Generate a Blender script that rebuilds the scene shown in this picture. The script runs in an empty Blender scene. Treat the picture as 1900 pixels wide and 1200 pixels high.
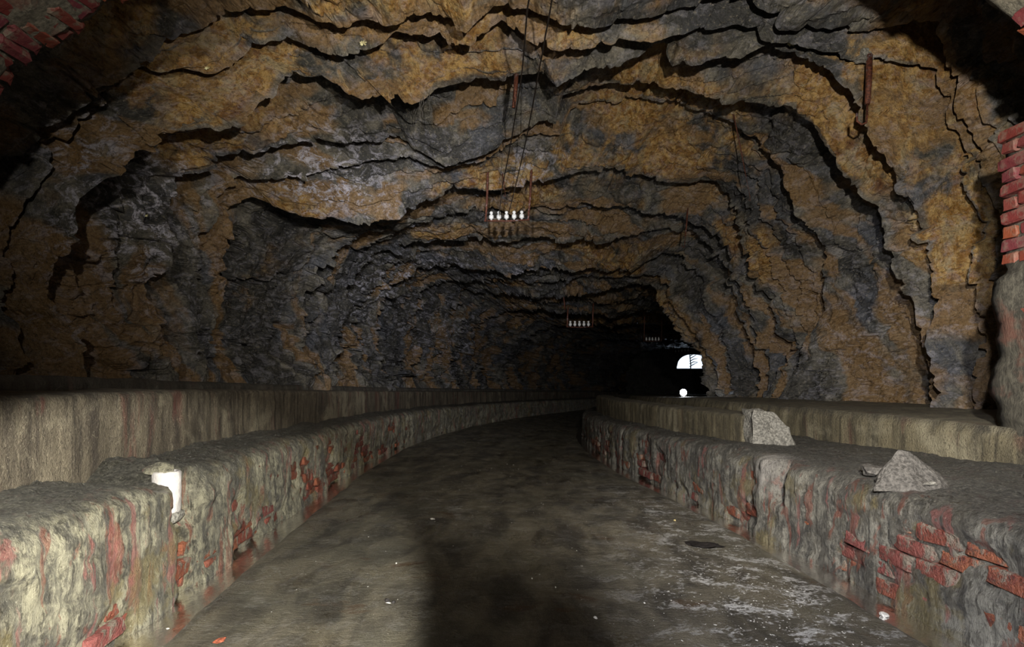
import bpy, bmesh, math, random
import numpy as np
from mathutils import Vector, Matrix
random.seed(7)
C = bpy.context.scene.collection
PI = math.pi
# ------------------------------------------------------------------ camera, world, lights, exposure
FPX, HX, HY, EYE = 1100.0, 950.0, 706.0, 1.0          # focal length in pixels, principal column, horizon row, eye height
cam_d = bpy.data.cameras.new('camera'); cam = bpy.data.objects.new('camera', cam_d); C.objects.link(cam)
cam.location = (0, 0, EYE); cam.rotation_euler = (PI/2, 0, 0)
cam_d.sensor_width = 36; cam_d.lens = 36*FPX/1900; cam_d.shift_y = (HY-600)/1900; cam_d.clip_start = .05; cam_d.clip_end = 300
bpy.context.scene.camera = cam
vs = bpy.context.scene.view_settings
vs.view_transform = 'Standard'; vs.look = 'None'; vs.gamma = 1; vs.use_curve_mapping = False; vs.exposure = 0.0
w = bpy.data.worlds.new('world'); bpy.context.scene.world = w; w.use_nodes = True
w.node_tree.nodes['Background'].inputs[0].default_value = (.72, .84, 1, 1); w.node_tree.nodes['Background'].inputs[1].default_value = 1.6

def spot(name, loc, aim, power, angle, blend, color, size=.05):
    d = bpy.data.lights.new(name, 'SPOT'); d.energy = power; d.spot_size = math.radians(angle); d.spot_blend = blend
    d.color = color; d.shadow_soft_size = size
    o = bpy.data.objects.new(name, d); C.objects.link(o); o.location = loc
    o.rotation_euler = (Vector(aim)-Vector(loc)).to_track_quat('-Z', 'Y').to_euler()
    return o
WARM = (1, .93, .80); COOL = (.93, .96, 1)
spot('rock_lamp', (-1.0, .25, 2.35), (-1.7, 6.5, 3.0), 230, 76, .9, WARM, .04)
spot('rock_lamp', (.62, .2, 1.95), (1.75, 6.0, 2.9), 880, 104, .6, WARM, .04)
spot('kerb_lamp', (-.18, .3, 1.15), (-2.12, 3.6, -.70), 940, 48, .30, (1, .97, .86), .03)
spot('kerb_lamp', (.30, .2, 1.45), (2.7, 4.0, -.1), 430, 66, .5, (.96, .96, 1), .04)
spot('road_lamp', (0, 0, 1.7), (-.2, 6, .4), 75, 80, 1, (1, .95, .85), .06)
spot('deep_fill', (-.2, .4, 2.0), (-1.3, 13, 2.2), 2000, 36, 1, (.97, .97, 1), .05)  # fill light added to brighten the deep left part of the tunnel

# ------------------------------------------------------------------ numpy noise
def h3(ix, iy, iz, seed):
    x = (ix.astype(np.int64)*73856093) ^ (iy.astype(np.int64)*19349663) ^ (iz.astype(np.int64)*83492791) ^ (seed*2654435761)
    x = x & 0xffffffff
    x = ((x ^ (x >> 16))*0x45d9f3b) & 0xffffffff
    x = ((x ^ (x >> 16))*0x45d9f3b) & 0xffffffff
    x = x ^ (x >> 16)
    return x.astype(np.float64)/4294967296.0
def vn(P, seed=0):
    I = np.floor(P); F = P-I; F = F*F*F*(F*(F*6-15)+10); I = I.astype(np.int64)
    r = 0
    for a in (0, 1):
        wa = F[..., 0] if a else 1-F[..., 0]
        for b in (0, 1):
            wb = F[..., 1] if b else 1-F[..., 1]
            for c in (0, 1):
                wc = F[..., 2] if c else 1-F[..., 2]
                r = r+wa*wb*wc*h3(I[..., 0]+a, I[..., 1]+b, I[..., 2]+c, seed)
    return r*2-1
def fbm(P, seed=0, octs=4, gain=.5, lac=2.03):
    r = 0; a = 1
    for k in range(octs):
        r = r+a*vn(P, seed+k); P = P*lac+17.3; a *= gain
    return r
def facet(P, seed=0, tilt=.6):
    """random tilted plane per Voronoi cell: broken slabs with cliffs between them; also returns the distance to the joint"""
    I = np.floor(P).astype(np.int64); F = P-I
    best = np.full(P.shape[:-1], 9.0); second = best.copy()
    val = np.zeros(P.shape[:-1])
    for a in (-1, 0, 1):
        for b in (-1, 0, 1):
            for c in (-1, 0, 1):
                X, Y, Z = I[..., 0]+a, I[..., 1]+b, I[..., 2]+c
                dx = a+h3(X, Y, Z, seed)-F[..., 0]; dy = b+h3(X, Y, Z, seed+1)-F[..., 1]; dz = c+h3(X, Y, Z, seed+2)-F[..., 2]
                d = dx*dx+dy*dy+dz*dz
                m = d < best
                second = np.where(m, best, np.minimum(second, d))
                g = h3(X[m], Y[m], Z[m], seed+3)
                val[m] = (g-.5)+tilt*((h3(X[m], Y[m], Z[m], seed+4)-.5)*dx[m]+(h3(X[m], Y[m], Z[m], seed+5)-.5)*dy[m]+(h3(X[m], Y[m], Z[m], seed+6)-.5)*dz[m])*2
                best[m] = d[m]
    return val, np.sqrt(second)-np.sqrt(best)

# ------------------------------------------------------------------ mesh helpers
def tagp(o, label=None, cat=None, group=None, kind=None):
    if label: o['label'] = label
    if cat: o['category'] = cat
    if group: o['group'] = group
    if kind: o['kind'] = kind
    return o
def empty(name, loc=(0, 0, 0), rot=(0, 0, 0), **k):
    o = bpy.data.objects.new(name, None); C.objects.link(o); o.location = loc; o.rotation_euler = rot
    return tagp(o, **k)
def link(name, me, parent=None, **k):
    o = bpy.data.objects.new(name, me); C.objects.link(o)
    if parent: o.parent = parent
    return tagp(o, **k)
def grid_mesh(name, P, mat, smooth=True, attrs=None, flip=False):
    r, c = P.shape[:2]
    me = bpy.data.meshes.new(name)
    idx = np.arange(r*c).reshape(r, c)
    q = np.stack([idx[:-1, :-1], idx[:-1, 1:], idx[1:, 1:], idx[1:, :-1]], -1).reshape(-1, 4)
    if flip: q = q[:, ::-1]
    me.vertices.add(r*c); me.vertices.foreach_set('co', P.reshape(-1).astype(np.float32))
    n = len(q)
    me.loops.add(n*4); me.loops.foreach_set('vertex_index', q.reshape(-1).astype(np.int32))
    me.polygons.add(n); me.polygons.foreach_set('loop_start', np.arange(0, n*4, 4, dtype=np.int32)); me.polygons.foreach_set('loop_total', np.full(n, 4, np.int32))
    me.polygons.foreach_set('use_smooth', np.full(n, smooth))
    for k, v in (attrs or {}).items():
        a = me.attributes.new(k, 'FLOAT', 'POINT'); a.data.foreach_set('value', v.reshape(-1).astype(np.float32))
    me.update(calc_edges=True)
    me.materials.append(mat)
    return me
def bm_mesh(name, bm, mat, smooth=False):
    me = bpy.data.meshes.new(name); bmesh.ops.recalc_face_normals(bm, faces=bm.faces[:]); bm.to_mesh(me); bm.free()
    me.materials.append(mat)
    if smooth: me.polygons.foreach_set('use_smooth', np.full(len(me.polygons), True))
    return me
def tube_into(bm, pts, rad, n=8, cap=True):
    pts = [Vector(p) for p in pts]; rings = []
    rads = rad if isinstance(rad, (list, tuple)) else [rad]*len(pts)
    for i, p in enumerate(pts):
        t = (pts[min(i+1, len(pts)-1)]-pts[max(i-1, 0)]).normalized()
        a = t.orthogonal().normalized() if i == 0 else (prev-t*prev.dot(t)).normalized()
        prev = a; b = t.cross(a)
        rings.append([bm.verts.new(p+(a*math.cos(2*PI*k/n)+b*math.sin(2*PI*k/n))*rads[i]) for k in range(n)])
    for i in range(len(rings)-1):
        for k in range(n):
            bm.faces.new((rings[i][k], rings[i][(k+1) % n], rings[i+1][(k+1) % n], rings[i+1][k]))
    if cap:
        bm.faces.new(rings[0][::-1]); bm.faces.new(rings[-1])
def lathe_into(bm, prof, c=(0, 0, 0), n=20):
    rings = []
    for r, z in prof:
        rings.append([bm.verts.new((c[0]+r*math.cos(2*PI*k/n), c[1]+r*math.sin(2*PI*k/n), c[2]+z)) for k in range(n)])
    for i in range(len(rings)-1):
        for k in range(n):
            bm.faces.new((rings[i][k], rings[i][(k+1) % n], rings[i+1][(k+1) % n], rings[i+1][k]))
    bm.faces.new(rings[0][::-1]); bm.faces.new(rings[-1])
def box_into(bm, c, s, rot=None):
    m = Matrix.Translation(c) @ (rot or Matrix()) @ Matrix.Diagonal((s[0], s[1], s[2], 1))
    return bmesh.ops.create_cube(bm, size=1, matrix=m)['verts']
def rock_mesh(name, mat, size, seed, sub=4, rough=.35, facet_amt=.25, flat=0.0, smooth=False):
    """a broken stone: icosphere pushed in by cutting planes and noise, base flattened"""
    bm = bmesh.new(); bmesh.ops.create_icosphere(bm, subdivisions=sub, radius=1)
    rnd = random.Random(seed)
    planes = [(Vector((rnd.gauss(0, 1), rnd.gauss(0, 1), rnd.gauss(0, 1))).normalized(), rnd.uniform(.45, .85)) for _ in range(int(6+facet_amt*20))]
    co = np.array([v.co[:] for v in bm.verts])
    for nrm, d in planes:
        dd = co @ np.array(nrm); k = dd > d
        co[k] -= np.outer(dd[k]-d, np.array(nrm))
    co = co*(1+rough*.35*fbm(co*2.2+seed*3.1, seed, 4)[:, None])
    co *= np.array(size)/2
    for v, p in zip(bm.verts, co): v.co = p
    return bm_mesh(name, bm, mat, smooth)
def at(px, py, d):
    return ((px-HX)/FPX*d, d, EYE+(HY-py)/FPX*d)

# ------------------------------------------------------------------ materials
class NT:
    def __init__(s, name):
        s.m = bpy.data.materials.new(name); s.m.use_nodes = True; s.t = s.m.node_tree; s.n = s.t.nodes
        s.b = s.n['Principled BSDF']; s.tc = s.n.new('ShaderNodeTexCoord')
    def set(s, sock, v):
        if hasattr(v, 'is_output') or isinstance(v, bpy.types.NodeSocket): s.t.links.new(v, sock)
        elif isinstance(v, (tuple, list)) and len(v) == 3 and sock.type == 'RGBA': sock.default_value = (*v, 1)
        else: sock.default_value = v
    def map(s, scale=(1, 1, 1), loc=(0, 0, 0), rot=(0, 0, 0), src='Object'):
        m = s.n.new('ShaderNodeMapping'); s.t.links.new(s.tc.outputs[src], m.inputs[0])
        m.inputs['Scale'].default_value = scale; m.inputs['Location'].default_value = loc; m.inputs['Rotation'].default_value = rot
        return m.outputs[0]
    def noise(s, vec, scale, detail=6, rough=.55, dist=0.0):
        n = s.n.new('ShaderNodeTexNoise'); s.t.links.new(vec, n.inputs['Vector']); n.inputs['Scale'].default_value = scale
        n.inputs['Detail'].default_value = detail; n.inputs['Roughness'].default_value = rough; n.inputs['Distortion'].default_value = dist
        return n.outputs['Fac']
    def vor(s, vec, scale, feature='F1', out='Distance', rnd=1.0):
        n = s.n.new('ShaderNodeTexVoronoi'); n.feature = feature; s.t.links.new(vec, n.inputs['Vector']); n.inputs['Scale'].default_value = scale
        n.inputs['Randomness'].default_value = rnd
        return n.outputs[out]
    def ramp(s, f, a, b, lo=0.0, hi=1.0):
        n = s.n.new('ShaderNodeMapRange'); n.interpolation_type = 'SMOOTHSTEP'; s.set(n.inputs[0], f)
        n.inputs[1].default_value = a; n.inputs[2].default_value = b; n.inputs[3].default_value = lo; n.inputs[4].default_value = hi
        return n.outputs[0]
    def mix(s, f, a, b, mode='MIX'):
        n = s.n.new('ShaderNodeMix'); n.data_type = 'RGBA'; n.blend_type = mode
        s.set(n.inputs[0], f); s.set(n.inputs[6], a); s.set(n.inputs[7], b)
        return n.outputs[2]
    def math(s, op, a, b=0.0):
        n = s.n.new('ShaderNodeMath'); n.operation = op; s.set(n.inputs[0], a); s.set(n.inputs[1], b); return n.outputs[0]
    def attr(s, name):
        n = s.n.new('ShaderNodeAttribute'); n.attribute_name = name; return n.outputs['Fac']
    def objrnd(s):
        return s.n.new('ShaderNodeObjectInfo').outputs['Random']
    def bump(s, h, strength=.5, dist=.02, nrm=None):
        n = s.n.new('ShaderNodeBump'); n.inputs['Strength'].default_value = strength; n.inputs['Distance'].default_value = dist
        s.t.links.new(h, n.inputs['Height'])
        if nrm: s.t.links.new(nrm, n.inputs['Normal'])
        return n.outputs[0]
    def out(s, col, rough=.8, nrm=None, spec=.4, metal=0.0):
        s.set(s.b.inputs['Base Color'], col); s.set(s.b.inputs['Roughness'], rough); s.set(s.b.inputs['Specular IOR Level'], spec); s.set(s.b.inputs['Metallic'], metal)
        if nrm: s.t.links.new(nrm, s.b.inputs['Normal'])
        return s.m

def m_rock():
    k = NT('rock'); p = k.map()
    streak = k.map(scale=(1.0, .35, .8), rot=(.5, .3, .2))
    big = k.noise(p, .75, 4, .6, .6); mid = k.noise(streak, 3.2, 7, .62, .8); fine = k.noise(p, 14, 8, .65, .4)
    tone = k.noise(k.map(loc=(7, 3, 5)), 1.3, 5, .6, .7)
    ochre = k.mix(k.ramp(fine, .40, .62), (.245, .115, .020), (.48, .305, .105))
    ochre = k.mix(k.ramp(k.noise(k.map(loc=(3, 8, 1)), 2.2, 6, .7), .52, .70), ochre, (.12, .042, .012))
    grey = k.mix(k.ramp(mid, .35, .65), (.040, .040, .036), (.205, .190, .158))
    grey = k.mix(k.ramp(tone, .50, .64), grey, (.085, .092, .110))
    m = k.ramp(k.math('ADD', k.math('MULTIPLY', big, .62), k.math('MULTIPLY', mid, .38)), .44, .54)
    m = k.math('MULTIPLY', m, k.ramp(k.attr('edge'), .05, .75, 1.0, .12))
    m = k.math('MULTIPLY', m, k.ramp(k.attr('tone'), .2, .75, .0, 1.35))
    m = k.math('MINIMUM', m, 1.0)
    grey = k.mix(k.ramp(k.attr('streak'), .52, .62, 0, .75), grey, (.27, .155, .055)); grey = k.mix(k.ramp(k.attr('streak'), .36, .46, .8, 0), grey, (.030, .031, .033))
    ochre = k.mix(k.ramp(k.noise(k.map(loc=(6, 1, 9)), 4.5, 7, .72, .6), .50, .64, 0, .7), ochre, (.40, .335, .20))
    col = k.mix(m, grey, ochre)
    wh = k.math('MULTIPLY', k.ramp(k.noise(k.map(scale=(1, 1, 1.6)), 5.5, 8, .76, .8), .49, .60), k.attr('pale'))
    col = k.mix(wh, col, (.60, .59, .70))
    gr = k.noise(k.map(scale=(1, .55, 1.2), rot=(.3, .2, .1)), 34, 8, .78, .5)
    col = k.mix(k.ramp(gr, .50, .62, 0, .62), col, (.022, .018, .013)); col = k.mix(k.ramp(gr, .36, .46, .42, 0), col, (.46, .40, .29))
    crack = k.vor(k.map(scale=(1, .8, 1.4)), 5.0, 'DISTANCE_TO_EDGE')
    dark = k.math('MULTIPLY', k.ramp(k.math('ADD', crack, k.math('MULTIPLY', fine, .05)), .025, .05, 1, 0), .35)
    col = k.mix(dark, col, (.02, .018, .014))
    h = k.math('ADD', k.math('MULTIPLY', fine, .6), k.math('MULTIPLY', mid, 1.0))
    n1 = k.bump(h, .8, .075)
    n2 = k.bump(k.noise(k.map(scale=(1, .6, 1.3)), 48, 6, .72, .5), .6, .018, n1)
    return k.out(col, k.ramp(k.noise(p, 2.3, 6, .6), .36, .62, .20, .75), n2, .6)
def m_kerb(name='calcite_masonry', lo=(.10, .094, .078), hi=(.46, .43, .315), cream=(.62, .58, .43), camt=.6, damt=.6):
    k = NT(name); p = k.map()
    st = k.map(scale=(1, 1, .10)); z = k.n.new('ShaderNodeSeparateXYZ'); k.t.links.new(k.tc.outputs['Object'], z.inputs[0])
    s1 = k.noise(st, 15, 9, .72, .5); s2 = k.noise(st, 42, 7, .68, .3); g2 = k.noise(k.map(scale=(1, 1, .6)), 85, 5, .75); b = k.noise(p, 2.6, 6, .6, .4); f = k.noise(p, 60, 5, .7)
    iso = k.noise(p, 11, 10, .76, .4)
    col = k.mix(k.ramp(k.math('ADD', k.math('MULTIPLY', iso, .62), k.math('MULTIPLY', s1, .38)), .43, .55), lo, hi)
    col = k.mix(k.math('MULTIPLY', k.ramp(b, .50, .62), camt), col, cream)
    col = k.mix(k.ramp(k.noise(k.map(loc=(4, 4, 4)), 7, 8, .72), .51, .60, 0, damt), col, (.13, .12, .10))
    wide = k.noise(k.map(scale=(1, 1, .16), loc=(6, 6, 1)), 5.5, 7, .66, .5)
    col = k.mix(k.ramp(wide, .50, .60, 0, damt), col, (.10, .095, .085))
    col = k.mix(k.math('MULTIPLY', k.ramp(s2, .55, .62), .75), col, (.045, .040, .033))
    r = k.noise(k.map(scale=(1, 1, .32), loc=(2, 4, 0)), 6.0, 5, .65, .7)
    col = k.mix(k.math('MULTIPLY', k.ramp(r, .57, .61), .62), col, (.28, .075, .045))
    r2 = k.noise(k.map(scale=(1, 1, .16), loc=(8, 1, 0)), 10.0, 4, .6, .3)
    col = k.mix(k.math('MULTIPLY', k.ramp(r2, .60, .65), .65), col, (.40, .14, .13))
    col = k.mix(k.ramp(k.noise(k.map(loc=(1, 9, 3)), 3.2, 6, .65), .53, .63, 0, .6), col, (.25, .20, .08))
    col = k.mix(k.math('MULTIPLY', k.attr('top'), .92), col, k.mix(k.ramp(f, .4, .65), (.030, .029, .026), (.125, .118, .10)))
    col = k.mix(k.attr('pale'), col, (.70, .66, .62))
    col = k.mix(k.ramp(g2, .52, .66, 0, .55), col, (.045, .040, .032))
    col = k.mix(k.ramp(g2, .30, .42, .45, 0), col, (.66, .63, .50))
    n = k.bump(k.math('ADD', k.math('MULTIPLY', s2, .45), k.math('ADD', k.math('MULTIPLY', g2, .8), k.math('MULTIPLY', iso, 1.6))), 1.0, .035)
    return k.out(col, k.ramp(b, .3, .7, .24, .7), n, .6)
def m_conc(name, base, dark, cream, red=.35):
    k = NT(name); p = k.map(); st = k.map(scale=(1, 1, .12))
    s = k.noise(st, 9, 8, .68, .4); b = k.noise(p, 2.0, 7, .66, .5); f = k.noise(p, 70, 4, .75)
    col = k.mix(k.ramp(s, .36, .64), dark, base)
    col = k.mix(k.ramp(b, .5, .68, 0, .75), col, cream)
    col = k.mix(k.ramp(k.noise(k.map(scale=(1, 1, .2), loc=(5, 2, 1)), 4.5, 5, .6, .4), .56, .66, 0, red), col, (.17, .062, .05))
    col = k.mix(k.ramp(k.noise(st, 16, 5, .6), .56, .68, 0, .65), col, (.04, .036, .03))
    col = k.mix(k.math('MULTIPLY', k.attr('top'), .55), col, (.085, .082, .075))
    col = k.mix(k.ramp(k.vor(p, 42), .06, .12, .35, 0), col, (.02, .018, .015))
    col = k.mix(k.ramp(f, .53, .66, 0, .6), col, (.035, .030, .024)); col = k.mix(k.ramp(f, .32, .42, .5, 0), col, cream)
    n = k.bump(k.math('ADD', f, k.math('MULTIPLY', s, .5)), .9, .02)
    return k.out(col, .62, n, .4)
def m_brick(name='brick_red', crust=.40):
    k = NT(name); p = k.map(); r = k.objrnd()
    col = k.mix(k.ramp(r, 0, 1), (.155, .028, .026), (.23, .060, .026))
    col = k.mix(k.ramp(k.math('FRACT', k.math('MULTIPLY', r, 7.3)), .4, 1), col, (.15, .032, .045))
    f = k.noise(p, 30, 6, .65)
    col = k.mix(k.ramp(f, .55, .75, 0, .5), col, (.30, .13, .09))
    col = k.mix(k.ramp(k.noise(k.map(loc=(3, 3, 3)), 9, 6, .7), .50, .62, 0, crust), col, (.20, .175, .135))
    col = k.mix(k.ramp(k.noise(k.map(loc=(9, 1, 3)), 14, 5, .6), .6, .7, 0, .6), col, (.06, .02, .02))
    return k.out(col, k.ramp(f, .3, .7, .45, .85), k.bump(f, .6, .012), .4)
def m_kbrick():
    k = NT('crusted_brick'); p = k.map(); r = k.objrnd(); st = k.map(scale=(1, 1, .5))
    col = k.mix(k.ramp(r, 0, 1), (.22, .060, .040), (.33, .115, .055))
    col = k.mix(k.ramp(k.math('FRACT', k.math('MULTIPLY', r, 7.3)), .5, 1), col, (.25, .075, .070))
    f = k.noise(p, 26, 6, .7)
    col = k.mix(k.ramp(f, .42, .66), col, (.14, .035, .028))
    col = k.mix(k.ramp(k.noise(st, 16, 6, .7, .5), .50, .58, 0, .85), col, (.23, .21, .17))
    col = k.mix(k.ramp(k.noise(k.map(loc=(9, 1, 3)), 30, 5, .7), .55, .66, 0, .7), col, (.06, .045, .035))
    return k.out(col, k.ramp(f, .3, .7, .3, .8), k.bump(k.math('ADD', f, k.noise(p, 70, 4, .7)), .9, .02), .45)
def m_mortar(name='mortar', t=1.0):
    k = NT(name); p = k.map(); f = k.noise(p, 45, 6, .7); b = k.noise(p, 5, 5, .6)
    f = k.noise(k.map(scale=(1, 1, .5)), 40, 8, .75)
    col = k.mix(k.ramp(f, .35, .65), (.10*t, .092*t, .075*t), (.30*t, .275*t, .215*t))
    col = k.mix(k.ramp(b, .52, .66, 0, .6), col, (.25, .10, .07))
    return k.out(col, .85, k.bump(k.math('ADD', f, k.math('MULTIPLY', b, .7)), .9, .03), .3)
def m_floor():
    k = NT('wet_road'); p = k.map(); al = k.map(scale=(1, .45, 1))
    b = k.noise(p, .9, 6, .6, .5); m = k.noise(al, 4.5, 8, .62, .5); f = k.noise(p, 38, 7, .7); g = k.noise(p, 120, 4, .7)
    col = k.mix(k.ramp(m, .35, .65), (.045, .038, .027), (.185, .162, .115))
    col = k.mix(k.ramp(b, .50, .62, 0, .6), col, (.13, .12, .085))
    col = k.mix(k.ramp(k.noise(k.map(scale=(1, 2.2, 1), loc=(4, 2, 0)), 1.6, 6, .65), .60, .68, 0, .7), col, (.085, .042, .014))
    crust = k.math('MULTIPLY', k.ramp(k.math('ADD', k.math('MULTIPLY', k.noise(k.map(scale=(1, 1.5, 1), rot=(0, 0, .5)), 4.5, 10, .8, .2), .7), k.math('MULTIPLY', k.noise(p, 50, 5, .7), .3)), .51, .57), k.attr('crust'))
    col = k.mix(crust, col, (.66, .65, .64))
    sp = k.ramp(k.vor(p, 34), .05, .10, 1, 0)
    gate = k.ramp(k.vor(p, 34, 'F1', 'Color'), .55, .7)
    col = k.mix(k.math('MULTIPLY', k.math('MULTIPLY', sp, gate), .8), col, (.55, .53, .48))
    sp2 = k.ramp(k.vor(k.map(loc=(3, 5, 0)), 95), .10, .18, .5, 0)
    col = k.mix(sp2, col, (.36, .34, .30))
    n = k.bump(k.math('ADD', k.math('ADD', f, k.math('MULTIPLY', k.noise(k.map(scale=(.5, 1.3, 1)), 16, 7, .7, .6), 1.6)), k.math('MULTIPLY', g, .8)), 1.0, .032)
    rough = k.ramp(k.noise(k.map(scale=(1, .5, 1), loc=(2, 7, 0)), 2.2, 7, .65), .36, .62, .16, .70)
    return k.out(col, rough, n, .5)
def m_water():
    k = NT('puddle_water')
    k.b.inputs['Transmission Weight'].default_value = .85; k.b.inputs['IOR'].default_value = 1.33
    return k.out((.10, .065, .035), .10, k.bump(k.noise(k.map(scale=(1, .5, 1)), 22, 4, .6), .30, .015), .4)
def m_plain(name, col, rough, metal=0.0, var=.5, scale=40, spec=.4):
    k = NT(name); f = k.noise(k.map(), scale, 5, .65)
    c = k.mix(k.ramp(f, .35, .68), tuple(x*(1-var) for x in col), tuple(min(1, x*(1+var)) for x in col))
    return k.out(c, rough, k.bump(f, .8, .02), spec, metal)
def m_rust():
    k = NT('rusty_iron'); f = k.noise(k.map(), 60, 6, .7); b = k.noise(k.map(), 12, 5, .6)
    c = k.mix(k.ramp(f, .35, .65), (.04, .014, .010), (.20, .065, .036))
    c = k.mix(k.ramp(b, .56, .68, 0, .7), c, (.30, .27, .30))
    return k.out(c, .55, k.bump(f, .9, .008), .5, .25)
def m_emit(name, col, strength):
    k = NT(name); k.b.inputs['Emission Color'].default_value = (*col, 1); k.b.inputs['Emission Strength'].default_value = strength
    return k.out(col, .4)
VBRICK = m_brick('vault_brick', .85); RENDER = m_mortar('grey_render', .55); ROCK = m_rock(); KERB = m_kerb(); KERB_G = m_kerb('grey_calcite_masonry', (.085, .083, .078), (.36, .345, .30), (.50, .48, .40), .4, .75); KBRICK = m_kbrick(); BRICK = m_brick(); MORTAR = m_mortar(); FLOOR = m_floor(); WATER = m_water(); RUST = m_rust()
CONC_L = m_conc('stained_concrete', (.205, .172, .122), (.058, .046, .036), (.36, .32, .23), .65)
CONC_R = m_conc('yellowish_concrete', (.25, .215, .135), (.075, .065, .045), (.40, .36, .25), .35)
CONC_D = m_conc('dusty_concrete', (.17, .155, .13), (.085, .078, .066), (.24, .225, .19), .25)
PORC = m_plain('white_porcelain', (.86, .87, .88), .15, 0, .05, 20, .6)
PORC.node_tree.nodes['Principled BSDF'].inputs['Coat Weight'].default_value = .4
STONE = m_plain('broken_pale_stone', (.24, .23, .205), .6, 0, .5, 60)
GREYROCK = m_plain('grey_fragment', (.105, .098, .09), .6, 0, .5, 60)
WHITE_CRUST = m_plain('white_crust', (.72, .71, .68), .85, 0, .15, 60)
YELLOW = m_plain('yellow_pebble', (.62, .50, .22), .6, 0, .25, 40)
REDSTONE = m_plain('red_pebble', (.36, .10, .055), .6, 0, .4, 40)
DARK = m_plain('black_fragment', (.02, .017, .017), .5, 0, .5, 40)
FLAKE = m_plain('pale_gold_flake', (.95, .86, .50), .28, 0, .12, 60, .8)
PIPE = m_plain('white_pipe', (.56, .53, .52), .3, 0, .18, 8, .6)
WIRE = m_plain('dark_wire', (.03, .022, .018), .6, .3, .4, 40)
GREYPL = m_plain('grey_plastic', (.32, .34, .38), .35, 0, .2, 40)
SNOW = m_plain('snow', (.9, .92, .95), .8, 0, .05, 10)
BARK = m_plain('dark_bark', (.03, .025, .022), .9, 0, .5, 30)
LENS = m_emit('lit_lens', (.80, .88, 1), 150)

# ------------------------------------------------------------------ road line and levels
_cy = np.array([-6, 0, 2.2, 4.7, 7, 10, 13, 16, 20, 25, 33, 40, 52.]); _cx = np.array([.8, .30, .13, -.06, -.26, -.30, -.10, .35, 1.3, 2.9, 5.9, 9.2, 15.2])
_fy = np.linspace(-6, 52, 1161); _fx = np.interp(_fy, _cy, _cx)
_ker = np.exp(-np.linspace(-2.5, 2.5, 61)**2); _ker /= _ker.sum()
_fx = np.convolve(np.pad(_fx, 30, mode='reflect', reflect_type='odd'), _ker, 'valid')
_fd = np.gradient(_fx, _fy)
def road(y): return np.interp(y, _fy, _fx), np.interp(y, _fy, _fd)
def ground(y): return -.02*np.maximum(0, np.asarray(y, float)-4)
HALF = 1.63
def side_pt(y, off):            # off is signed lateral distance from the road's centre line
    c, d = road(y); n = np.sqrt(1+d*d)
    return c+off/n, y-off*d/n

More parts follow.
